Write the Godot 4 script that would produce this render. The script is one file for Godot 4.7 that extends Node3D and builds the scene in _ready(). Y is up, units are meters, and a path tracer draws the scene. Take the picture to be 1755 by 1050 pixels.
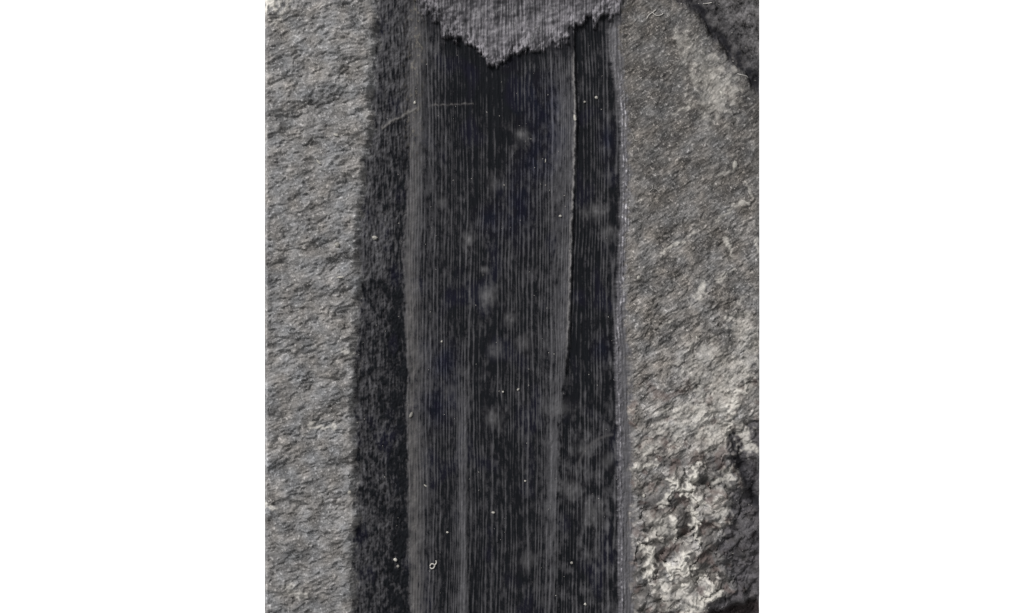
extends Node3D
# A sawn slab of dark shale with a strap-shaped fossil leaf, lying on an added glowing white base, seen from straight above.
# All surface detail is a height field: 1 unit of the layout below = 0.1 mm (S metres).

const S := 0.0001
const CX := 877.5            # layout point under the lens
const CY := 525.0
const X0 := 454.2            # sawn edges of the slab
const X1 := 1301.2
const Y0 := -70.0
const Y1 := 1120.0
const STEP_X := 1.05
const STEP_Y := 1.35
const THICK := 0.006

enum { STONE, BLADE, FILM_L, RIB_A, RIB_B, BAND, FILM_R, MARGIN, FLAKE, FRAG_A, FRAG_B, PATCH }

var nx := 0
var ny := 0
var hgt := PackedFloat32Array()
var ids := PackedInt32Array()
var col := PackedColorArray()
var pat_w := PackedFloat32Array()      # pale mineral weight
var pat_i := PackedInt32Array()        # which streak
var rng := RandomNumberGenerator.new()

func noise(seed_: int, octaves := 1, gain := 0.5) -> FastNoiseLite:
	var n := FastNoiseLite.new()
	n.noise_type = FastNoiseLite.TYPE_SIMPLEX_SMOOTH
	n.seed = seed_
	n.frequency = 1.0
	if octaves > 1:
		n.fractal_type = FastNoiseLite.FRACTAL_FBM
		n.fractal_octaves = octaves
		n.fractal_gain = gain
	else:
		n.fractal_type = FastNoiseLite.FRACTAL_NONE
	return n

func curve(pts: Array, y: float) -> float:
	if y <= pts[0][0]:
		return pts[0][1]
	for i in range(1, pts.size()):
		if y <= pts[i][0]:
			var t: float = (y - pts[i - 1][0]) / (pts[i][0] - pts[i - 1][0])
			t = lerpf(t, t * t * (3.0 - 2.0 * t), 0.5)
			return lerpf(pts[i - 1][1], pts[i][1], t)
	return pts[-1][1]

func seg_d(p: Vector2, a: Vector2, b: Vector2) -> float:
	var ab := b - a
	var t := clampf((p - a).dot(ab) / maxf(ab.length_squared(), 0.001), 0.0, 1.0)
	return p.distance_to(a + ab * t)

func place(x: float, y: float, up := 0.0) -> Vector3:
	return Vector3((x - CX) * S, THICK + up * S, (y - CY) * S)

func height_at(x: float, y: float) -> float:
	var i := clampi(int(round((x - X0) / (X1 - X0) * (nx - 1))), 0, nx - 1)
	var j := clampi(int(round((y - Y0) / (Y1 - Y0) * (ny - 1))), 0, ny - 1)
	return hgt[j * nx + i]

func _ready() -> void:
	rng.seed = 71
	# ---- camera, light, exposure ----
	var cam := Camera3D.new()
	cam.name = "camera"
	cam.fov = 24.0
	cam.near = 0.01
	cam.far = 10.0
	var dist := 1050.0 * S * 0.5 / tan(deg_to_rad(12.0))
	cam.position = Vector3(0, THICK + dist, 0)
	cam.rotation_degrees = Vector3(-90, 0, 0)
	add_child(cam)
	cam.current = true
	var env := Environment.new()
	env.background_mode = Environment.BG_COLOR
	env.background_color = Color(1.0, 1.0, 1.0)
	env.background_energy_multiplier = 0.52
	env.tonemap_mode = Environment.TONE_MAPPER_LINEAR
	env.tonemap_exposure = 1.0
	env.sdfgi_enabled = true
	env.ssao_enabled = true
	env.ssil_enabled = true
	var we := WorldEnvironment.new()
	we.name = "studio_surroundings"
	we.environment = env
	add_child(we)
	var key := AreaLight3D.new()
	key.name = "softbox_light"
	key.area_size = Vector2(0.35, 0.35)
	key.light_color = Color(1.0, 0.99, 0.985)
	key.light_energy = 2.1
	key.shadow_enabled = true
	key.area_range = 6.0
	add_child(key)
	key.look_at_from_position(Vector3(-0.62, 0.72, -0.72), Vector3(0, THICK, 0))

	build_glow_base()
	make_fields()
	build_slab()
	build_grains()
	build_lint()

func build_glow_base() -> void:
	# glowing base added to keep the surround white, free of slab shadow
	var st := SurfaceTool.new()
	st.begin(Mesh.PRIMITIVE_TRIANGLES)
	var box := BoxMesh.new()
	box.size = Vector3(0.6, 0.02, 0.45)
	st.append_from(box, 0, Transform3D(Basis(), Vector3(0, -0.01, 0)))
	var m := StandardMaterial3D.new()
	m.albedo_color = Color(0.93, 0.93, 0.93)
	m.roughness = 0.9
	m.metallic_specular = 0.2
	m.emission_enabled = true
	m.emission = Color(1, 1, 1)
	m.emission_energy_multiplier = 0.9
	var o := MeshInstance3D.new()
	o.name = "added_glow_base"
	o.mesh = st.commit()
	o.material_override = m
	o.set_meta("kind", "structure")
	o.set_meta("label", "added glowing white base under the fossil slab")
	add_child(o, true)
	var glow := AreaLight3D.new()  # added upward lamp that goes with the glowing base
	glow.name = "added_glow_base_lamp"
	glow.area_size = Vector2(0.6, 0.45)
	glow.light_energy = 0.1
	glow.shadow_enabled = true
	glow.area_range = 3.0
	add_child(glow)
	glow.look_at_from_position(Vector3(0, 0.0001, 0), Vector3(0, 1, 0), Vector3.FORWARD)

# pale mineral streaks and chips: [brightness, height, half width, points...]
var streaks := [
	[0.50, 1.5, 3.0, 1135, 434, 1148, 421, 1172, 414],
	[0.38, 1.0, 2.6, 1178, 406, 1190, 398],
	[0.36, 1.2, 3.6, 1226, 380, 1240, 369, 1250, 364],
	[0.45, 1.2, 3.2, 1248, 358, 1264, 350, 1280, 347],
	[0.42, 1.0, 2.6, 1276, 312, 1290, 340],
	[0.6, 1.0, 4.0, 1243, 412, 1254, 434],
	[0.55, 1.0, 6.0, 1206, 482, 1200, 500, 1196, 512],
	[0.6, 1.5, 5.0, 1085, 802, 1112, 797, 1124, 793],
	[1.0, 6.0, 8.0, 1152, 822, 1172, 842, 1184, 832, 1192, 802],
	[0.8, 3.0, 6.0, 1172, 842, 1190, 854, 1208, 860],
	[0.75, 2.0, 5.0, 1152, 838, 1142, 856, 1133, 862],
	[0.8, 2.0, 5.0, 1150, 882, 1154, 900, 1156, 918],
	[0.9, 5.0, 7.0, 1188, 868, 1190, 895, 1193, 924],
	[0.85, 5.0, 9.0, 1108, 936, 1116, 955, 1108, 985],
	[0.95, 6.0, 11.0, 1168, 952, 1164, 970, 1150, 978, 1178, 976],
	[0.7, 2.0, 7.0, 1118, 1000, 1150, 1008, 1180, 1000, 1200, 985, 1222, 1008],
	[0.85, 3.0, 8.0, 1172, 1046, 1205, 1027, 1228, 1014],
	[0.65, 2.0, 11.0, 1188, 698, 1202, 716, 1205, 740],
	[0.8, 3.0, 8.0, 1270, 668, 1255, 678, 1251, 712, 1246, 740],
	[0.6, 2.0, 12.0, 1284, 766, 1272, 738],
	[0.5, 1.0, 9.0, 1230, 746, 1215, 770],
	[0.9, 3.0, 13.0, 455, 12, 463, 2, 470, 0],
	[0.40, 2.0, 30.0, 1150, 730, 1180, 712],
	[0.38, 2.0, 34.0, 1225, 660, 1262, 640],
	[0.30, 1.5, 26.0, 1190, 630, 1215, 610],
	[0.32, 1.5, 24.0, 1270, 560, 1285, 600],
	[0.42, 2.5, 30.0, 1212, 716, 1232, 706],
	[0.40, 2.0, 20.0, 1128, 900, 1140, 912],
	[0.45, 2.0, 16.0, 1226, 872, 1236, 884],
	[0.40, 1.5, 26.0, 1150, 1006, 1175, 1012],
	[0.5, 2.5, 12.0, 1236, 822, 1248, 812],
	[0.38, 1.5, 18.0, 1105, 770, 1112, 760],
	[0.55, 1.0, 5.0, 535, 728, 556, 733, 574, 728],
	[0.35, 1.0, 3.0, 498, 2, 486, 26, 470, 44],
	[0.5, 1.0, 4.0, 590, 602, 604, 606],
	[0.22, 0.6, 20.0, 1170, 70, 1192, 92, 1204, 104],
	[0.30, 1.0, 30.0, 1210, 128, 1236, 152, 1222, 176],
	[0.30, 0.6, 2.4, 1092, 345, 1104, 338],
	[0.38, 1.0, 3.2, 1228, 482, 1246, 468, 1258, 462],
	[0.30, 0.8, 3.0, 1262, 520, 1276, 508],
	[0.34, 0.8, 2.4, 1152, 196, 1180, 184],
	[0.30, 0.8, 2.4, 1130, 560, 1152, 548],
	[0.32, 0.8, 3.0, 1232, 300, 1262, 290],
	[0.45, 1.0, 3.5, 1296, 410, 1300, 432],
	[0.4, 1.0, 4.0, 1244, 545, 1270, 552],
	[0.5, 1.0, 6.0, 456, 866, 470, 868],
	[0.4, 1.0, 10.0, 500, 1010, 515, 1018],
]

# darker, slightly lowered spots between the pale chips: x, y, half width, half height, strength
var dark_spots := [
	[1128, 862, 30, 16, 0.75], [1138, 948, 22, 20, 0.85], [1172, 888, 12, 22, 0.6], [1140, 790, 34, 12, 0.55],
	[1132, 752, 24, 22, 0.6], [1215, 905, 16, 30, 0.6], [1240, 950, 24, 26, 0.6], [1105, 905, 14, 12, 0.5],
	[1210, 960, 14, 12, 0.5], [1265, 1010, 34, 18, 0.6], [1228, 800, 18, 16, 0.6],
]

# where the coal film has a dark blue cast: x, y, half width, half height
var blue_glaze := [[932, 190, 34, 60], [925, 275, 30, 36], [890, 350, 26, 60], [845, 378, 30, 22], [762, 618, 22, 34], [870, 108, 18, 14], [1040, 240, 14, 30], [752, 690, 26, 40], [1030, 600, 14, 24]]

# dust lodged on the film: x, y, radius, strength
var dust_spots := [
	[893, 230, 13, 0.8], [803, 410, 10, 0.9], [835, 508, 17, 0.7], [872, 545, 12, 0.5], [846, 716, 15, 0.6], [1016, 880, 20, 0.6],
	[1000, 770, 15, 0.5], [1020, 362, 15, 0.7], [1044, 396, 12, 0.6], [828, 462, 6, 0.8], [775, 668, 14, 0.4], [900, 590, 14, 0.4],
	[980, 836, 18, 0.6], [848, 318, 12, 0.4], [850, 600, 15, 0.5], [960, 700, 18, 0.5], [760, 345, 10, 0.4], [905, 960, 15, 0.4], [1040, 790, 14, 0.4],
]

func raster_streaks() -> void:
	var wn := noise(301, 2, 0.5)
	for s in streaks.size():
		var a: Array = streaks[s]
		var pts: Array[Vector2] = []
		var r: float = a[2]
		var lo := Vector2(1e9, 1e9)
		var hi := Vector2(-1e9, -1e9)
		for k in range(3, a.size(), 2):
			var p := Vector2(a[k], a[k + 1])
			pts.append(p)
			lo = lo.min(p)
			hi = hi.max(p)
		var pad := r * 2.6
		var i0 := maxi(0, int((lo.x - pad - X0) / (X1 - X0) * (nx - 1)))
		var i1 := mini(nx - 1, int((hi.x + pad - X0) / (X1 - X0) * (nx - 1)) + 1)
		var j0 := maxi(0, int((lo.y - pad - Y0) / (Y1 - Y0) * (ny - 1)))
		var j1 := mini(ny - 1, int((hi.y + pad - Y0) / (Y1 - Y0) * (ny - 1)) + 1)
		for j in range(j0, j1 + 1):
			for i in range(i0, i1 + 1):
				var p := Vector2(lerpf(X0, X1, float(i) / (nx - 1)), lerpf(Y0, Y1, float(j) / (ny - 1)))
				var q := p + Vector2(wn.get_noise_2d(p.x * 0.06, p.y * 0.06), wn.get_noise_2d(p.x * 0.06 + 40.0, p.y * 0.06)) * r * 1.3
				var d := 1e9
				for k in range(1, pts.size()):
					d = minf(d, seg_d(q, pts[k - 1], pts[k]))
				var w := 1.0 - smoothstep(r * 0.15, r * 1.45, d + wn.get_noise_2d(p.x * 0.07, p.y * 0.07) * minf(r, 9.0) * 0.7)
				var at := j * nx + i
				if w * a[0] > pat_w[at]:
					pat_w[at] = w * a[0]
					pat_i[at] = s

const LEFT := [[-70, 643], [60, 641], [150, 637], [205, 636], [250, 629], [300, 622], [380, 616], [450, 613], [520, 613], [600, 609], [700, 607], [1120, 605]]
const RIGHT := [[-70, 1078], [20, 1072], [60, 1066], [110, 1068], [160, 1073], [200, 1077], [300, 1079], [400, 1077], [470, 1073], [540, 1074], [600, 1079], [700, 1083], [800, 1085], [1120, 1088]]
const RIB1 := [[-70, 722], [100, 719], [180, 714], [250, 717], [350, 712], [450, 705], [550, 706], [650, 711], [700, 707], [780, 711], [900, 712], [1120, 717]]
const RIB2 := [[500, 799], [650, 797], [800, 796], [900, 795], [1120, 801]]
const STEPX := [[-70, 983], [130, 985], [200, 988], [300, 985], [400, 981], [500, 978], [560, 976], [620, 972], [700, 962], [800, 957], [900, 955], [1120, 953]]
const TORN := [[640, -90], [712, -20], [722, 28], [752, 31], [757, 54], [785, 62], [800, 75], [822, 90], [850, 109], [866, 100], [884, 87], [920, 85], [945, 74], [962, 66], [985, 52], [1006, 34], [1040, 25], [1060, 18], [1072, -4], [1090, -90]]
const CRACK := [[1100, -60], [1150, -2], [1190, 26], [1225, 72], [1262, 118], [1300, 166], [1340, 210]]
const WEDGE := [[670, 1318], [720, 1284], [748, 1258], [790, 1248], [830, 1258], [870, 1240], [930, 1232], [985, 1250], [1010, 1262], [1030, 1215], [1120, 1190]]

func make_fields() -> void:
	nx = int((X1 - X0) / STEP_X) + 1
	ny = int((Y1 - Y0) / STEP_Y) + 1
	var total := nx * ny
	hgt.resize(total)
	ids.resize(total)
	col.resize(total)
	pat_w.resize(total)
	pat_i.resize(total)
	raster_streaks()
	var n_big := noise(1, 2)
	var n_mid := noise(2, 2, 0.55)
	var n_fine := noise(3, 3, 0.65)
	var n_grain := noise(4, 2, 0.8)
	var n_tone := noise(5, 3, 0.55)
	var n_blot := noise(6, 3, 0.6)
	var n_str := noise(7, 1)
	var n_str2 := noise(8, 2, 0.6)
	var n_edge := noise(9, 3, 0.6)
	var n_hue := noise(10, 2)
	var n_fib := noise(11, 2, 0.6)
	var n_pit := noise(13, 4, 0.55)
	var n_vein := noise(14, 1)
	var n_rot := noise(15, 4, 0.6)
	var cell := FastNoiseLite.new()
	cell.noise_type = FastNoiseLite.TYPE_CELLULAR
	cell.seed = 12
	cell.frequency = 1.0
	cell.cellular_return_type = FastNoiseLite.RETURN_DISTANCE2_SUB
	cell.fractal_type = FastNoiseLite.FRACTAL_NONE
	var shard := cell.duplicate() as FastNoiseLite
	shard.cellular_return_type = FastNoiseLite.RETURN_CELL_VALUE
	for j in ny:
		var y := lerpf(Y0, Y1, float(j) / (ny - 1))
		var wob := n_edge.get_noise_2d(y * 0.03, 5.0) * 2.5 + n_edge.get_noise_2d(y * 0.2, 9.0) * 1.2
		var xls := curve(LEFT, y)
		var xrs := curve(RIGHT, y)
		var xl := xls + wob * 1.6 + n_edge.get_noise_2d(y * 0.011, 205.0) * 7.0
		var xr := xrs + n_edge.get_noise_2d(y * 0.02, 25.0) * 3.0 + n_edge.get_noise_2d(y * 0.16, 28.0) * 2.5
		var r1 := curve(RIB1, y) + n_edge.get_noise_2d(y * 0.02, 45.0) * 3.0
		var r2 := curve(RIB2, y)
		var sx := curve(STEPX, y) + n_edge.get_noise_2d(y * 0.06, 65.0) * 2.0
		var mw := lerpf(15.0, 26.0, smoothstep(470.0, 620.0, y)) + lerpf(8.0, 0.0, smoothstep(80.0, 170.0, y))
		var wedge := curve(WEDGE, y) + n_edge.get_noise_2d(y * 0.05, 85.0) * 10.0
		var rib2_on := smoothstep(560.0, 800.0, y)
		for i in nx:
			var at := j * nx + i
			var x := lerpf(X0, X1, float(i) / (nx - 1))
			var h := 0.0
			var c := Vector3.ZERO
			var id := STONE
			var grain := n_grain.get_noise_2d(x * 0.31, y * 0.31)
			var blot := n_blot.get_noise_2d(x * 0.035, y * 0.035)
			# ---------- the stone ----------
			var edge_l := x - xl
			var edge_r := xr - x
			var in_leaf := minf(edge_l, edge_r)
			if in_leaf < 14.0:
				var right := x > 850.0
				var ang := 0.24 if not right else 0.62
				var ca := cos(ang)
				var sa := sin(ang)
				var u := x * ca - y * sa
				var v := x * sa + y * ca
				var mid := n_mid.get_noise_2d(u * (0.045 if not right else 0.035), v * (0.075 if not right else 0.085))
				var ridged := 1.0 - absf(n_fine.get_noise_2d(u * (0.085 if not right else 0.07), v * (0.15 if not right else 0.2))) * 2.2
				var lump := n_big.get_noise_2d(x * 0.012, y * 0.012)
				var rough := 1.0
				var chip := 0.0
				if right:
					rough = lerpf(0.36, 0.85, smoothstep(230.0, 520.0, y + (x - 1080.0) * 0.6))
					chip = smoothstep(700.0, 860.0, y + (x - 1190.0) * 0.5)
				var knob := n_pit.get_noise_2d(u * 0.022, v * 0.042)
				var crumb := n_pit.get_noise_2d(x * 0.11 + 200.0, y * 0.12)
				# flat cleavage flakes between rough patches
				var calm := smoothstep(-0.35, 0.35, n_tone.get_noise_2d(x * 0.013 + 400.0, y * 0.016))
				rough *= lerpf(0.35, 1.0, calm)
				var ledge := (n_rot.get_noise_2d(u * 0.010 + 800.0, v * 0.018) * 0.5 + 0.5) * 6.0
				var fr := ledge - floorf(ledge)
				lump += (floorf(ledge) + smoothstep(0.60, 1.0, fr)) * (0.44 if not right else lerpf(0.18, 0.44, smoothstep(280.0, 600.0, y)))
				if chip > 0.0:
					rough *= lerpf(1.0, 0.42, chip)
				h = lump * 6.0 + knob * 4.0 * rough + mid * 1.3 * rough + ridged * (0.55 if right else 0.42) * rough + (crumb * 0.85 + grain * 0.5) * (1.0 - 0.7 * chip)
				var facet := 0.0
				var seam := 1.0
				if chip > 0.0:
					var wx := x + n_mid.get_noise_2d(x * 0.02, y * 0.02) * 16.0 + crumb * 4.0
					var wy := y + n_mid.get_noise_2d(x * 0.02 + 70.0, y * 0.02) * 16.0 + grain * 1.5
					facet = shard.get_noise_2d(wx * 0.034 + wy * 0.012, wy * 0.026)
					seam = smoothstep(0.0, 0.16, cell.get_noise_2d(wx * 0.034 + wy * 0.012, wy * 0.026) + 1.0)
					h += chip * (facet * 3.6 - 1.6 * (1.0 - seam) + n_big.get_noise_2d(x * 0.03, y * 0.03) * 6.0 + n_tone.get_noise_2d(x * 0.032, y * 0.03) * 6.0)
				var tone := n_tone.get_noise_2d(x * 0.011, y * 0.014)
				var b := 0.150
				if right:
					b = lerpf(0.076, 0.128, smoothstep(150.0, 720.0, y + (x - 1180.0) * 0.35))
				else:
					b = 0.134
				b *= 1.0 + tone * 0.50 + blot * 0.55 * (1.0 - 0.4 * chip) + grain * (0.62 if right else 0.48) * (1.0 - 0.5 * chip)
				b *= 1.0 + (0.80 - 0.4 * chip if right else 0.50) * n_fib.get_noise_2d(u * 0.05, v * 0.24)
				# small pale crystals and hair-thin pale fibres
				b += 0.17 * smoothstep(0.26, 0.6, crumb + grain * 0.25)
				var hair := n_vein.get_noise_2d(u * 0.030 + 500.0, v * 0.13)
				b += (0.12 if right else 0.06) * exp(-hair * hair * 130.0) * smoothstep(-0.15, 0.35, n_rot.get_noise_2d(x * 0.03, y * 0.03 + 900.0))
				var hue := n_hue.get_noise_2d(x * 0.02, y * 0.02)
				c = Vector3(1.005 + 0.06 * hue, 0.988 + 0.01 * hue, 0.978 - 0.05 * hue) * maxf(b, 0.03)
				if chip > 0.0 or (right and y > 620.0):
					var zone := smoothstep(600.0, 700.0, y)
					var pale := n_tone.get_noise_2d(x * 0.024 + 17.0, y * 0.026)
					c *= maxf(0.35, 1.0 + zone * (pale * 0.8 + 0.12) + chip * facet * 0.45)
					for d in dark_spots:
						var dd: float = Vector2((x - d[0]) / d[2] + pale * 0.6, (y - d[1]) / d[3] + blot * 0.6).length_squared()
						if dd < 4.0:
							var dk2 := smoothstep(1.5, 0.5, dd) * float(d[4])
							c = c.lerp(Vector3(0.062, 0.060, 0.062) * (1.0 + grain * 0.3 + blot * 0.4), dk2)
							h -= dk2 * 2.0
					var rust := smoothstep(0.15, 0.5, n_hue.get_noise_2d(x * 0.03 + 50.0, y * 0.03)) * zone
					c = c.lerp(Vector3(0.085, 0.062, 0.058), rust * 0.55)
				if right:
					c = Vector3(c.x * 1.02, c.y * 0.99, c.z * 0.955)
				# dark fossil scrap across the upper right corner
				if right and y < 260.0:
					var cy := curve(CRACK, x) + n_edge.get_noise_2d(x * 0.04, 105.0) * 9.0
					var over := (cy - y) * 0.72
					var depth := smoothstep(-14.0, 20.0, over + crumb * 14.0)
					h -= depth * 5.0
					h -= 9.0 * exp(-pow((over - 13.0) / 8.0, 2.0)) + 3.0 * exp(-pow((over - 34.0) / 4.0, 2.0))
					c = c.lerp(Vector3(0.066, 0.064, 0.066) * (1.0 + blot * 1.3 + grain * 0.8 + crumb * 0.9), depth * 0.85)
					var inky := exp(-pow((over - 14.0 + blot * 10.0) / 11.0, 2.0)) + 0.4 * exp(-pow((over - 40.0 + crumb * 8.0) / 14.0, 2.0))
					c = c.lerp(Vector3(0.014, 0.014, 0.017), clampf(inky * (0.85 + crumb * 0.6), 0.0, 0.92))
					if over > 0.0:
						id = FRAG_A
				if right and y > 720.0:
					var into := x - wedge
					var dk := smoothstep(-10.0, 14.0, into + blot * 24.0)
					c = c.lerp(Vector3(0.052, 0.050, 0.055) * (1.0 + blot * 1.1 + grain * 0.5), dk * 0.85)
					h -= dk * 7.0
					var cleft := seg_d(Vector2(x + blot * 10.0, y), Vector2(1256, 742), Vector2(1268, 790))
					cleft = minf(cleft, seg_d(Vector2(x + blot * 10.0, y), Vector2(1268, 790), Vector2(1306, 880)))
					var cw := exp(-pow(cleft / 9.0, 2.0))
					h -= cw * 8.0
					c = c.lerp(Vector3(0.018, 0.018, 0.021), cw * 0.85)
					if y > 1015.0:
						var low := smoothstep(0.0, 18.0, (x - 1195.0) * 0.28 + (y - 1046.0))
						c = c.lerp(Vector3(0.022, 0.017, 0.017) * (1.0 + grain), low * 0.9)
						h -= low * 16.0
					if into > 0.0:
						id = FRAG_B
				var pw := pat_w[at]
				if pw > 0.02:
					var k := clampf(pw * (1.0 + grain * 0.3 + blot * 0.4), 0.0, 1.0)
					c = c.lerp(Vector3(0.54, 0.52, 0.475), k * 0.85)
					h += pw * streaks[pat_i[at]][1]
					if pw > 0.5 * streaks[pat_i[at]][0]:
						id = PATCH + pat_i[at]
			# ---------- the leaf ----------
			if in_leaf > -8.0:
				var lh := 0.0
				var fx := x + n_big.get_noise_2d(3.0, y * 0.0016) * 5.0 + n_edge.get_noise_2d(x * 0.004, y * 0.004) * 2.0
				# veins: fine threads that run the length of the leaf and break up here and there
				var st1 := n_str.get_noise_2d(fx * 0.09, y * 0.0014)
				var st2 := n_str2.get_noise_2d(fx * 0.24, y * 0.017)
				var phase := fx / 5.7 + n_big.get_noise_2d(fx * 0.012, 77.0) * 2.2 + n_big.get_noise_2d(fx * 0.025 + 50.0, y * 0.0022) * 0.6 + n_edge.get_noise_2d(x * 0.03, y * 0.016) * 0.07
				var vein := 0.5 + 0.5 * cos(TAU * phase)
				var own := n_vein.get_noise_2d(floorf(phase + 0.5) * 7.31, y * 0.0030)
				var thread := vein * vein * vein * smoothstep(-0.75, 0.25, own + n_rot.get_noise_2d(x * 0.05, y * 0.03) * 0.8)
				var rot := n_rot.get_noise_2d(x * 0.030 + 61.0, y * 0.021)
				var pit := n_pit.get_noise_2d(x * 0.085, y * 0.060)
				var dash := n_vein.get_noise_2d(fx * 0.21 + 77.0, y * 0.034)
				var dust := smoothstep(0.12, 0.55, n_tone.get_noise_2d(x * 0.020 + 700.0, y * 0.018))
				var wear := n_tone.get_noise_2d(x * 0.012 + 90.0, y * 0.006)
				var wl := smoothstep(r1 - lerpf(20.0, 15.0, smoothstep(440.0, 500.0, y)), r1 - 9.0, x + pit * 5.0)
				var left_side := lerpf(15.0, 9.0, smoothstep(430.0, 490.0, y))
				var rib := exp(-pow((x - r1 + 4.0) / (left_side if x < r1 - 4.0 else lerpf(10.0, 17.0, smoothstep(430.0, 520.0, y))), 2.0))
				rib *= lerpf(0.68, 1.0, smoothstep(400.0, 500.0, y))
				var soft := smoothstep(590.0, 720.0, y)
				var ws := smoothstep(sx - lerpf(1.5, 7.0, soft), sx + lerpf(2.5, 11.0, soft), x + pit * 6.0 * soft)
				var wm := smoothstep(xr - mw - 5.0, xr - mw + 4.0, x)
				var lid := BLADE
				# worn strip on the left
				var near_rib := smoothstep(60.0, 18.0, r1 - x)
				var fl_l := 0.62
				fl_l += 0.34 * smoothstep(190.0, 240.0, y + (x - 700.0) * -0.5) * near_rib
				fl_l -= 0.20 * smoothstep(340.0, 400.0, y + blot * 16.0) * (1.0 - smoothstep(440.0, 490.0, y + blot * 20.0))
				fl_l += smoothstep(440.0, 500.0, y + blot * 20.0) * (0.12 + 0.14 * near_rib)
				fl_l -= 0.25 * smoothstep(26.0, 2.0, edge_l)
				var low_l := smoothstep(430.0, 500.0, y)
				var pore := n_fine.get_noise_2d(x * 0.12 + 33.0, y * 0.10)
				fl_l += pore * 0.5 * low_l + rot * lerpf(0.50, 0.75, low_l) + pit * lerpf(0.85, 0.75, low_l) + st2 * lerpf(0.55, 0.38, low_l) + dash * lerpf(0.50, 0.40, low_l) - dust * 0.12 - 0.10 * smoothstep(200.0, 60.0, y)
				# middle of the blade
				var span := clampf((x - r1) / maxf(sx - r1, 1.0), 0.0, 1.0)
				var fl_c := 0.68 + 0.10 * sin(span * PI)
				fl_c += 0.36 * smoothstep(380.0, 110.0, y) * smoothstep(740.0, 800.0, x) * smoothstep(930.0, 860.0, x)
				fl_c -= 0.20 * smoothstep(50.0, 14.0, x - r1)
				var bw := lerpf(64.0, 40.0, smoothstep(300.0, 800.0, y))
				var near_step := smoothstep(bw, 3.0, sx - x) * lerpf(0.25, 1.0, smoothstep(80.0, 230.0, y)) * lerpf(1.0, 0.55, smoothstep(880.0, 1000.0, y))
				fl_c -= 0.52 * near_step
				var rb := (x - r2)
				var rib2 := smoothstep(-20.0, -2.0, rb) * (1.0 - smoothstep(3.0, 8.0, rb)) * rib2_on
				fl_c -= 0.62 * rib2
				fl_c += 0.24 + rot * 0.24 + wear * 0.16 + st1 * 0.14 + st2 * 0.30 + dash * 0.20 - thread * 0.64 + pit * 0.36 + 0.03 - dust * 0.12
				# sunk dark strip on the right
				var fl_r := 1.04 - 0.15 * smoothstep(sx + 20.0, sx + 60.0, x) - 0.12 * smoothstep(640.0, 800.0, y)
				fl_r += rot * lerpf(0.40, 0.75, smoothstep(600.0, 800.0, y)) + st1 * 0.08 + st2 * 0.26 + dash * 0.18 - thread * 0.68 + pit * 0.32 + 0.16 - dust * 0.14
				var f := lerpf(fl_l, lerpf(fl_c, fl_r, ws), wl)
				var fl_rib := 0.24 + 0.16 * smoothstep(150.0, 40.0, y) + rot * 0.50 + pit * 0.60 + st2 * 0.30 + dash * 0.2 + wear * 0.3
				f = lerpf(f, fl_rib + (0.5 - thread) * 0.26, rib * 0.76)
				f = lerpf(f, 0.10 + st2 * 0.40 + rot * 0.3 + pit * 0.2 - thread * 0.1, wm)
				f = clampf(f + grain * 0.26, -0.06, 1.0)
				var tint := Vector3(0.99, 0.985, 1.05).lerp(Vector3(1.03, 0.99, 0.99), rib).lerp(Vector3(1.0, 0.985, 1.06), wm)
				var grey := tint * (0.084 * (1.0 + grain * 0.35 + st2 * 0.2 + pit * 0.4))
				grey *= lerpf(lerpf(0.90, 0.84, low_l) + pit * 0.3, 1.0, wl)
				var blue := smoothstep(0.20, 0.6, n_hue.get_noise_2d(x * 0.012 + 7.0, y * 0.008))
				var coal := Vector3(0.0078, 0.0079, 0.0098).lerp(Vector3(0.0080, 0.0088, 0.0150), blue * 0.7)
				var lc := grey.lerp(coal, f)
				# tan grit caught along the upper rib
				lc = lc.lerp(Vector3(0.20, 0.185, 0.155), clampf((pit * 1.5 + grain * 0.5 - 0.25) * rib * 1.3, 0.0, 0.7) * smoothstep(300.0, 200.0, y))
				for d in blue_glaze:
					var bq: float = Vector2((x - d[0]) / d[2], (y - d[1]) / d[3]).length_squared()
					if bq < 4.0:
						lc = lc.lerp(Vector3(lc.x * 0.84, lc.y * 0.88, lc.z * 1.06 + 0.0022), exp(-bq * 1.2) * clampf(0.75 + rot, 0.0, 1.0))
				var crest_highlight := exp(-pow((x - sx + 2.5) / 2.2, 2.0)) * smoothstep(60.0, 140.0, y) * smoothstep(640.0, 560.0, y)  # highlight along the step edge, painted in as pale colour
				lc = lc.lerp(Vector3(0.17, 0.165, 0.165), crest_highlight * clampf(0.65 + pit * 1.2 + grain * 0.4, 0.0, 1.0))
				for d in dust_spots:
					var dq: float = (Vector2(x - d[0], y - d[1]).length_squared() / (d[2] * d[2])) * maxf(0.3, 1.0 + rot * 1.8 + pit * 1.0)
					if dq < 3.0:
						lc = lc.lerp(Vector3(0.125, 0.124, 0.127), exp(-dq * 1.4) * float(d[3]) * clampf(0.66 + pit * 0.8 + grain * 0.3, 0.0, 1.0))
				# relief
				lh = lerpf(-3.0 + 1.2 * smoothstep(30.0, 0.0, edge_l), -1.5 + 2.5 * span * span - 1.0 * sin(span * PI) + near_step * 1.5 + rib2 * 1.6 - rib2_on * 0.7 * smoothstep(0.0, 8.0, rb), wl)
				var t := clampf((x - sx) / maxf(xr - mw - sx, 1.0), 0.0, 1.0)
				lh = lerpf(lh, lerpf(lerpf(-3.2, -1.8, soft), -2.0, t * t), ws)
				lh = lerpf(lh, 0.5, wm)
				lh += 1.5 * exp(-pow((x - r1) / 12.0, 2.0))
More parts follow.
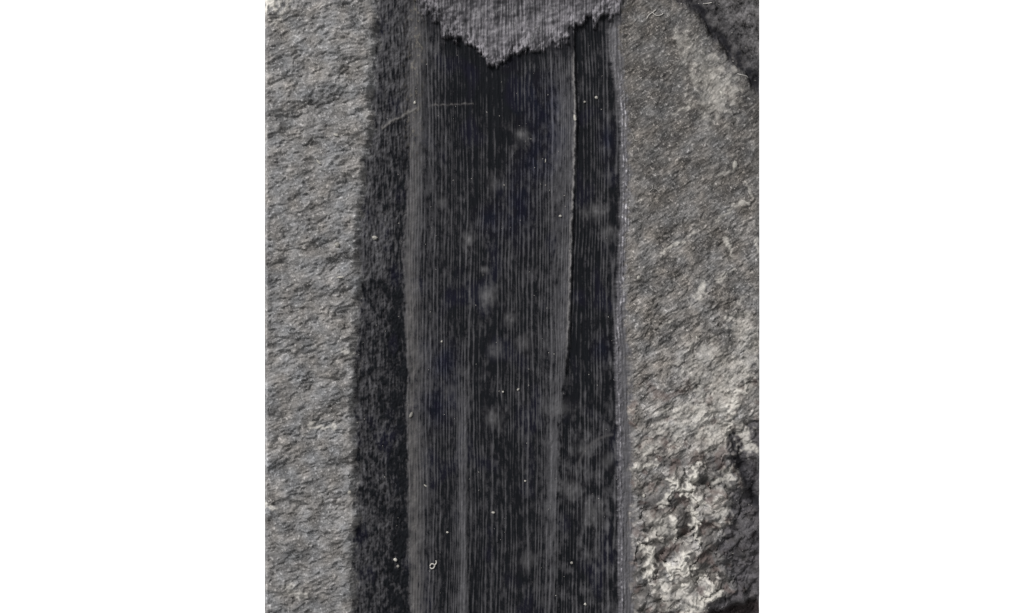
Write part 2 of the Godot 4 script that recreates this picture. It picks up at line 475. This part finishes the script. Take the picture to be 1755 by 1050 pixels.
				lh += wl * (st1 * 0.3 + st2 * 0.3 + thread * 0.9 - dash * 0.3) * (1.0 - rib * 0.6) + (1.0 - f) * (rot * 0.9 + pit * 1.3) + (1.0 - wl) * (pit * 2.2 + pore * 1.2) - 1.4 * exp(-pow(edge_l / 6.0, 2.0)) + grain * 0.22 + n_big.get_noise_2d(x * 0.02, y * 0.01) * 1.2
				if x < r1 - 13.0:
					lid = FILM_L
				elif x < r1 + 12.0:
					lid = RIB_A
				elif x > xr - mw:
					lid = MARGIN
				elif x > sx:
					lid = FILM_R
				elif rib2 > 0.5:
					lid = RIB_B
				elif sx - x < bw * 0.55:
					lid = BAND
				if wm > 0.0:
					var t2 := (xr - x) / mw
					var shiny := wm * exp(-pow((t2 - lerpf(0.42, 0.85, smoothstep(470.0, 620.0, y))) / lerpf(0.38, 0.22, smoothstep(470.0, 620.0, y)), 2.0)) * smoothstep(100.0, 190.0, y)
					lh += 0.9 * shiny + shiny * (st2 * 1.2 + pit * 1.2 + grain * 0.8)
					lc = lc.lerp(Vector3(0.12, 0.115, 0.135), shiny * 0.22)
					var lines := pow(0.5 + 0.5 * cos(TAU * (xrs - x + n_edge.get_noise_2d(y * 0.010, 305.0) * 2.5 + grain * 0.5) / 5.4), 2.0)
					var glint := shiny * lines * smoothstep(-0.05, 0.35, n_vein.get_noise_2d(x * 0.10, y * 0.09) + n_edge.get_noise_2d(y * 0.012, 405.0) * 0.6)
					lc = lc.lerp(Vector3(0.50, 0.49, 0.52), glint * clampf(0.6 + pit * 1.6 + grain * 0.8, 0.0, 1.0) * lerpf(0.9, 0.45, smoothstep(470.0, 560.0, y)))  # glints on the margin threads, put into the colour
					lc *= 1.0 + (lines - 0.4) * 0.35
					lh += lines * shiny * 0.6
				# torn upper layer of the leaf
				if y < 150.0:
					var ty := curve(TORN, x) + n_edge.get_noise_2d(x * 0.05, 125.0) * 9.0
					var gap := ty - y + st2 * 4.0 + thread * 3.0 + pit * 5.0 + rot * 18.0 + dash * 1.5 + n_tone.get_noise_2d(x * 0.03, y * 0.03 + 60.0) * 14.0 + 4.0
					var lift := smoothstep(-3.0, 7.0, gap)
					# the film is coloured darker beside the tear
					lc = lc.lerp(coal, smoothstep(-34.0, -4.0, gap) * 0.75 * smoothstep(715.0, 735.0, x))
					if lift > 0.0 and x > 690.0:
						var on := lift * smoothstep(680.0, 800.0, x + pit * 40.0 + rot * 30.0 + maxf(0.0, 24.0 - y) * 3.0)
						var fl := 0.40 + 0.15 * smoothstep(40.0, 0.0, y) + st1 * 0.25 + st2 * 0.40 - thread * 0.62 + rot * 0.7 + pit * 0.5 + dash * 0.35 + 0.25 * smoothstep(35.0, 85.0, gap) + 0.2 * smoothstep(830.0, 760.0, x)
						var flc := Vector3(0.134, 0.129, 0.140) * (1.0 + grain * 0.3 + st2 * 0.3 + pit * 0.35 + 0.45 * smoothstep(45.0, 5.0, gap))
						flc = flc.lerp(Vector3(0.022, 0.022, 0.025), clampf(fl, 0.0, 0.9))
						lc = lc.lerp(flc, on)
						var crumble := smoothstep(30.0, 2.0, gap)
						lh = lerpf(lh, 6.5 + n_tone.get_noise_2d(x * 0.02, y * 0.03 + 60.0) * 5.0 + st1 * 0.6 + st2 * 0.5 + thread * 0.5 + grain * 0.4 + crumble * (pit * 4.0 + rot * 4.0 - 2.2) + pit * 0.45 + rot * 1.6 + thread * 0.5, on)
						if on > 0.5:
							lid = FLAKE
				# thin crack that climbs to the rib, and a curved scratch
				var ck := seg_d(Vector2(x, y + blot * 6.0), Vector2(655, 218), Vector2(714, 184))
				lc = lc.lerp(Vector3(0.13, 0.125, 0.12), exp(-ck * ck / 3.0) * 0.7)
				lh += 1.2 * exp(-ck * ck / 4.0)
				var ck2 := seg_d(Vector2(x, y + pit * 3.0), Vector2(738, 180), Vector2(812, 177))
				lc = lc.lerp(Vector3(0.10, 0.097, 0.095), exp(-ck2 * ck2 / 2.0) * clampf(0.5 + pit, 0.0, 0.9))
				var sc := Vector2(x - 1058.0, y - 812.0).length() - 68.0
				if x < 1052.0 and x > 990.0 and y < 800.0:
					lc = lc.lerp(Vector3(0.075, 0.073, 0.075), exp(-sc * sc / 5.0) * 0.6)
				var k2 := smoothstep(-4.0, 9.0, in_leaf + grain * 2.5 + pit * 9.0 + rot * 6.0)
				h = lerpf(h, lh, smoothstep(-8.0, 9.0, in_leaf))
				c = c.lerp(lc, k2)
				if k2 > 0.5:
					id = lid
			hgt[at] = lerpf(h * 0.15, h, smoothstep(0.0, 7.0, minf(x - X0, X1 - x)))
			ids[at] = id
			c = c.clamp(Vector3.ONE * 0.006, Vector3.ONE * 0.8)
			col[at] = Color(c.x, c.y, c.z)

func stone_material(rough: float, spec: float, top: float) -> StandardMaterial3D:
	var m := StandardMaterial3D.new()
	m.albedo_color = Color(top, top, top).linear_to_srgb()
	m.vertex_color_use_as_albedo = true
	m.roughness = rough
	m.metallic_specular = spec
	return m

func patch_mesh(cells: PackedInt32Array, top: float) -> ArrayMesh:
	var remap := {}
	var v := PackedVector3Array()
	var n := PackedVector3Array()
	var c := PackedColorArray()
	var idx := PackedInt32Array()
	var dx := (X1 - X0) / (nx - 1)
	var dy := (Y1 - Y0) / (ny - 1)
	var corner := PackedInt32Array([0, 0, 0, 0])
	for q in cells:
		var k := 0
		for off in [0, 1, nx + 1, nx]:
			var at: int = q + off
			var got: int = remap.get(at, -1)
			if got < 0:
				got = v.size()
				remap[at] = got
				var i := at % nx
				var j := at / nx
				v.append(Vector3((X0 + i * dx - CX) * S, THICK + hgt[at] * S, (Y0 + j * dy - CY) * S))
				var il := maxi(i - 1, 0)
				var ir := mini(i + 1, nx - 1)
				var ju := maxi(j - 1, 0)
				var jd := mini(j + 1, ny - 1)
				n.append(Vector3(-(hgt[j * nx + ir] - hgt[j * nx + il]) / ((ir - il) * dx), 1.0, -(hgt[jd * nx + i] - hgt[ju * nx + i]) / ((jd - ju) * dy)).normalized())
				c.append(Color(minf(col[at].r / top, 1.0), minf(col[at].g / top, 1.0), minf(col[at].b / top, 1.0)))
			corner[k] = got
			k += 1
		idx.append_array([corner[0], corner[1], corner[2], corner[0], corner[2], corner[3]])
	var mesh := ArrayMesh.new()
	var arr := []
	arr.resize(Mesh.ARRAY_MAX)
	arr[Mesh.ARRAY_VERTEX] = v
	arr[Mesh.ARRAY_NORMAL] = n
	arr[Mesh.ARRAY_COLOR] = c
	arr[Mesh.ARRAY_INDEX] = idx
	mesh.add_surface_from_arrays(Mesh.PRIMITIVE_TRIANGLES, arr)
	return mesh

func sawn_sides() -> ArrayMesh:
	var st := SurfaceTool.new()
	st.begin(Mesh.PRIMITIVE_TRIANGLES)
	var rim: Array[int] = []
	for i in nx:
		rim.append(i)
	for j in range(1, ny):
		rim.append(j * nx + nx - 1)
	for i in range(nx - 2, -1, -1):
		rim.append((ny - 1) * nx + i)
	for j in range(ny - 2, 0, -1):
		rim.append(j * nx)
	var dx := (X1 - X0) / (nx - 1)
	var dy := (Y1 - Y0) / (ny - 1)
	for k in rim.size():
		var a := rim[k]
		var b := rim[(k + 1) % rim.size()]
		var pa := Vector3((X0 + (a % nx) * dx - CX) * S, THICK + hgt[a] * S, (Y0 + (a / nx) * dy - CY) * S)
		var pb := Vector3((X0 + (b % nx) * dx - CX) * S, THICK + hgt[b] * S, (Y0 + (b / nx) * dy - CY) * S)
		var qa := Vector3(pa.x, 0.0002, pa.z)
		var qb := Vector3(pb.x, 0.0002, pb.z)
		var nrm := (pb - pa).cross(Vector3.UP)
		nrm = Vector3(nrm.x, 0, nrm.z).normalized() * -1.0
		var cc := Color(0.17, 0.164, 0.157).lerp(Color(0.13, 0.126, 0.121), 0.5 + 0.5 * sin(k * 0.37))
		for p in [pa, qa, qb, pa, qb, pb]:
			st.set_color(cc)
			st.set_normal(nrm)
			st.add_vertex(p)
	var x0 := (X0 - CX) * S
	var x1 := (X1 - CX) * S
	var z0 := (Y0 - CY) * S
	var z1 := (Y1 - CY) * S
	for p in [Vector3(x0, 0.0002, z0), Vector3(x1, 0.0002, z1), Vector3(x1, 0.0002, z0), Vector3(x0, 0.0002, z0), Vector3(x0, 0.0002, z1), Vector3(x1, 0.0002, z1)]:
		st.set_color(Color(0.17, 0.164, 0.157))
		st.set_normal(Vector3.DOWN)
		st.add_vertex(p)
	return st.commit()

func part(called: String, mesh: Mesh, m: Material, parent: Node, label := "") -> MeshInstance3D:
	var o := MeshInstance3D.new()
	o.name = called
	o.mesh = mesh
	o.material_override = m
	if label != "":
		o.set_meta("label", label)
	parent.add_child(o, true)
	return o

func build_slab() -> void:
	var slab := Node3D.new()
	slab.name = "fossil_specimen"
	slab.set_meta("label", "rough grey shale piece holding a black striped fossil leaf, cut straight at both sides")
	slab.set_meta("category", "fossil")
	add_child(slab, true)
	var cells := {}
	for j in ny - 1:
		for i in nx - 1:
			var at := j * nx + i
			var id := ids[at]
			if not cells.has(id):
				cells[id] = PackedInt32Array()
			cells[id].append(at)
	var dull := stone_material(0.85, 0.35, 0.7)
	var coal := stone_material(0.5, 0.1, 0.2)
	var sheen := stone_material(0.5, 0.3, 0.5)
	var chalk := stone_material(0.7, 0.4, 0.7)
	var get_mesh := func(id: int, m: StandardMaterial3D) -> ArrayMesh: return patch_mesh(cells[id], m.albedo_color.srgb_to_linear().r)
	part("stone", get_mesh.call(STONE, dull), dull, slab)
	part("sawn_side", sawn_sides(), dull, slab)
	var leaf := part("fossil_leaf", get_mesh.call(BLADE, coal), coal, slab, "black strap-shaped fossil leaf with fine lengthwise veins")
	part("worn_strip", get_mesh.call(FILM_L, coal), coal, leaf, "mottled strip where the black film has flaked off")
	part("dark_strip", get_mesh.call(FILM_R, coal), coal, leaf, "blackest strip, sunk below the pale edge beside it")
	part("rib", get_mesh.call(RIB_A, dull), dull, leaf, "pale brownish grey rib beside the mottled strip")
	part("rib", get_mesh.call(RIB_B, coal), coal, leaf, "faint thin rib showing only in the lower half")
	part("rib", get_mesh.call(BAND, coal), coal, leaf, "broad grey band ending in a sharp raised edge")
	part("leaf_margin", get_mesh.call(MARGIN, sheen), sheen, leaf, "smooth violet grey margin with glints painted on its threads")
	part("torn_layer", get_mesh.call(FLAKE, sheen), sheen, leaf, "raised grey upper layer with a ragged pointed end")
	part("fossil_scrap", get_mesh.call(FRAG_A, coal), coal, slab, "dark plant scrap along a black crack in the corner")
	part("fossil_scrap", get_mesh.call(FRAG_B, coal), coal, slab, "dark wedge of plant film among pale chips")
	for s in streaks.size():
		if cells.has(PATCH + s):
			part("pale_mineral_patch", get_mesh.call(PATCH + s, chalk), chalk, slab)
	build_specks(slab)

func lump(r: Vector3, seed_: int) -> ArrayMesh:
	var st := SurfaceTool.new()
	st.begin(Mesh.PRIMITIVE_TRIANGLES)
	st.set_smooth_group(-1)
	var rg := RandomNumberGenerator.new()
	rg.seed = seed_
	var rings := 4
	var segs := 7
	var pts := []
	for a in rings + 1:
		var row := []
		for b in segs:
			var th := PI * a / rings
			var ph := TAU * b / segs
			var k := 1.0 + rg.randf_range(-0.22, 0.22)
			if a == 0 or a == rings:
				k = 1.0
			row.append(Vector3(sin(th) * cos(ph) * r.x, cos(th) * r.y, sin(th) * sin(ph) * r.z) * k)
		pts.append(row)
	for a in rings:
		for b in segs:
			var b2 := (b + 1) % segs
			for p in [pts[a][b], pts[a][b2], pts[a + 1][b2], pts[a][b], pts[a + 1][b2], pts[a + 1][b]]:
				st.add_vertex(p)
	st.generate_normals()
	return st.commit()

func build_specks(slab: Node3D) -> void:
	# countless mica flecks set in the stone
	var st := SurfaceTool.new()
	st.begin(Mesh.PRIMITIVE_TRIANGLES)
	var kinds: Array[ArrayMesh] = []
	for k in 5:
		kinds.append(lump(Vector3(1.0, 0.6, 0.6) * S, 900 + k))
	for k in 900:
		var x := rng.randf_range(X0 + 4, X1 - 4)
		var y := rng.randf_range(-20.0, 1070.0)
		var leafy := x > 625.0 and x < 1085.0
		if leafy and rng.randf() < 0.72:
			continue
		var s := rng.randf_range(0.45, 1.25) * (0.8 if leafy else 1.0)
		if rng.randf() < 0.05:
			s *= 1.6
		var b := Basis(Vector3.UP, rng.randf_range(0, TAU)).scaled(Vector3(s, s, s)) * Basis.from_scale(Vector3(rng.randf_range(0.8, 1.6), 1, rng.randf_range(0.7, 1.1)))
		st.append_from(kinds[k % 5], 0, Transform3D(b, place(x, y, height_at(x, y) + 0.2 * s)))
	var m := StandardMaterial3D.new()
	m.albedo_color = Color(0.58, 0.57, 0.55)
	m.roughness = 0.5
	var o := part("mineral_specks", st.commit(), m, slab)
	o.set_meta("kind", "stuff")

# loose pale grains: x, y, half length, half width, turn in degrees, brightness, label
var grains := [
	[985, 203, 7, 3.2, 85, 0.85, "cream grain lodged on the sharp raised edge near the torn layer"],
	[1235, 160, 6, 2.6, 65, 0.95, "white sliver on the pale brown patch under the black crack"],
	[711, 176, 3.5, 2.5, 90, 0.85, "white grain on the brownish rib where the diagonal crack meets it"],
	[642, 407, 5.5, 4.0, 0, 0.6, "dull oval grain at the outer edge of the worn mottled strip"],
	[579, 420, 5.0, 5.0, 30, 0.55, "round grey grain on the stone just outside the worn mottled strip"],
	[678, 959, 4.0, 3.2, 20, 0.85, "white crumb low on the mottled strip, upper of two"],
	[682, 970, 3.0, 3.2, 70, 0.5, "dull crumb low on the mottled strip, under a white one"],
	[845, 878, 3.4, 2.0, 10, 0.9, "oblong white crumb in the middle of the leaf, low down"],
	[767, 912, 2.4, 2.0, 0, 0.85, "tiny white crumb between the two ribs"],
	[729, 832, 3.8, 1.7, 35, 0.7, "slim tilted crumb beside the brownish rib, above the ring-shaped fibre"],
	[862, 671, 2.4, 2.0, 0, 0.9, "tiny white crumb on bare middle of the leaf at half height"],
	[888, 667, 3.2, 2.0, -30, 0.75, "pale tilted crumb right of the tiny one at mid leaf"],
	[900, 824, 2.0, 2.0, 0, 0.8, "tiny crumb on the dark veins above the oblong one"],
	[1022, 167, 3.0, 3.0, 0, 0.85, "round cream grain on the blackest strip near its top"],
	[1002, 174, 2.2, 2.0, 0, 0.6, "faint tan grain on the blackest strip, beside a brighter round one"],
	[1258, 283, 8, 4.5, 100, 0.65, "large cream chip on the stone near the cut edge, above the long streak"],
	[1093, 476, 4.5, 4.0, 80, 0.7, "cream grain on the stone just outside the violet margin"],
	[1193, 578, 4.6, 1.8, 70, 0.95, "bright white needle on the stone at mid height, right half"],
	[1003, 1035, 3.2, 2.4, 60, 0.9, "white crumb at the foot of the blackest strip"],
	[980, 964, 3.0, 2.6, 90, 0.55, "dull crumb on the grey band near its lower end"],
	[577, 232, 5.0, 3.4, 15, 0.7, "pale chip on the left stone, level with the diagonal crack"],
	[585, 475, 7.0, 1.8, -4, 0.85, "long white needle lying on the left stone beside the leaf"],
	[705, 710, 7.5, 3.0, -65, 0.45, "dull tan chip standing on the left edge of the brownish rib, lower half"],
	[757, 585, 2.0, 2.0, 0, 0.85, "white dot beside the brownish rib at mid height"],
	[1103, 848, 3.5, 2.8, 90, 0.85, "white grain among the pale chips next to the violet margin"],
	[547, 278, 7.5, 2.0, 50, 0.75, "white tilted needle on the left stone above the middle"],
	[600, 842, 4.0, 3.6, 0, 0.7, "pale grain on the stone touching the lower mottled strip"],
	[935, 275, 4.0, 1.2, 90, 0.7, "thin upright pale fleck on the bluish veins under the torn layer"],
	[960, 370, 3.0, 2.6, 0, 0.7, "pale crumb on the grey band beside the sharp raised edge"],
]

func build_grains() -> void:
	for k in grains.size():
		var g: Array = grains[k]
		var m := StandardMaterial3D.new()
		m.albedo_color = Color(1.0, 0.985, 0.94) * sqrt(float(g[5]) * 0.42)
		m.albedo_color.a = 1.0
		m.roughness = 0.6
		var o := MeshInstance3D.new()
		o.name = "grit_grain" if k == 0 else "grit_grain_%03d" % k
		var hh := minf(float(g[3]), float(g[2])) * 0.75
		o.mesh = lump(Vector3(g[2], hh, g[3]) * S * 0.88, 500 + k)
		o.material_override = m
		var up := maxf(height_at(g[0], g[1]), maxf(height_at(g[0] + 2, g[1]), height_at(g[0] - 2, g[1])))
		o.position = place(g[0], g[1], up + hh * 0.45)
		o.rotation_degrees.y = -float(g[4])
		o.set_meta("label", g[6])
		o.set_meta("category", "grit grain")
		o.set_meta("group", "loose pale grains on the slab")
		add_child(o, true)

func fibre(pts: Array[Vector3], r: float, st: SurfaceTool) -> void:
	var segs := 6
	var rings := []
	for k in pts.size():
		var d := (pts[mini(k + 1, pts.size() - 1)] - pts[maxi(k - 1, 0)]).normalized()
		var a := d.cross(Vector3.UP).normalized()
		var b := a.cross(d)
		var row := []
		var rr := r * (0.5 if k == 0 or k == pts.size() - 1 else 1.0)
		for s in segs:
			var t := TAU * s / segs
			row.append(pts[k] + (a * cos(t) + b * sin(t)) * rr)
		rings.append(row)
	for k in rings.size() - 1:
		for s in segs:
			var s2 := (s + 1) % segs
			for p in [rings[k][s], rings[k][s2], rings[k + 1][s2], rings[k][s], rings[k + 1][s2], rings[k + 1][s]]:
				st.add_vertex(p)
	for s in range(1, segs - 1):
		for p in [rings[0][0], rings[0][s], rings[0][s + 1], rings[-1][0], rings[-1][s + 1], rings[-1][s]]:
			st.add_vertex(p)

# lint: radius, brightness, label, then one or more runs of x, y pairs
var lint := [
	[0.75, 0.8, "forked white lint fibre on the stone right of the torn layer", [1108, 33, 1112, 26, 1118, 22, 1124, 17], [1118, 22, 1124, 27, 1133, 26, 1136, 23]],
	[1.0, 0.9, "ring-shaped curl of white lint beside the brownish rib, near the bottom", [737, 971, 739, 974, 743, 973, 745, 969, 743, 966, 739, 966, 737, 970], [745, 968, 748, 964, 747, 960]],
	[0.6, 0.55, "thin hooked lint fibre beside the shiny margin, upper part", [1082, 228, 1085, 234, 1087, 240, 1092, 242]],
	[0.6, 0.5, "tent-shaped lint fibre on the stone just right of the margin", [1112, 328, 1117, 324, 1118, 318], [1122, 323, 1126, 326, 1130, 331]],
	[0.75, 0.85, "straight white hair lying inside the black crack", [1263, 127, 1270, 129, 1278, 130, 1282, 133]],
	[0.8, 0.8, "short white hair near the top edge on the dark corner scrap", [1205, 6, 1212, 5, 1220, 4]],
]

func build_lint() -> void:
	for k in lint.size():
		var a: Array = lint[k]
		var st := SurfaceTool.new()
		st.begin(Mesh.PRIMITIVE_TRIANGLES)
		var origin := place(a[3][0], a[3][1], height_at(a[3][0], a[3][1]))
		for run in range(3, a.size()):
			var q: Array = a[run]
			var c3 := Curve3D.new()
			for t in range(0, q.size(), 2):
				var p := place(q[t], q[t + 1], height_at(q[t], q[t + 1]) + float(a[0]) + 0.6)
				var tan_ := Vector3.ZERO
				if t > 0 and t < q.size() - 2:
					tan_ = (place(q[t + 2], q[t + 3]) - place(q[t - 2], q[t - 1])) * 0.18
				c3.add_point(p - origin, -tan_, tan_)
			var pts: Array[Vector3] = []
			for s in 17:
				pts.append(c3.samplef(s / 16.0 * (c3.point_count - 1)))
			fibre(pts, float(a[0]) * S, st)
		st.generate_normals()
		var m := StandardMaterial3D.new()
		m.albedo_color = Color(0.7, 0.69, 0.67) * sqrt(float(a[1]))
		m.albedo_color.a = 1.0
		m.roughness = 0.7
		var o := MeshInstance3D.new()
		o.name = "lint_fibre" if k == 0 else "lint_fibre_%03d" % k
		o.mesh = st.commit()
		o.material_override = m
		o.position = origin
		o.set_meta("label", a[2])
		o.set_meta("category", "lint fibre")
		o.set_meta("group", "lint fibres on the slab")
		add_child(o, true)
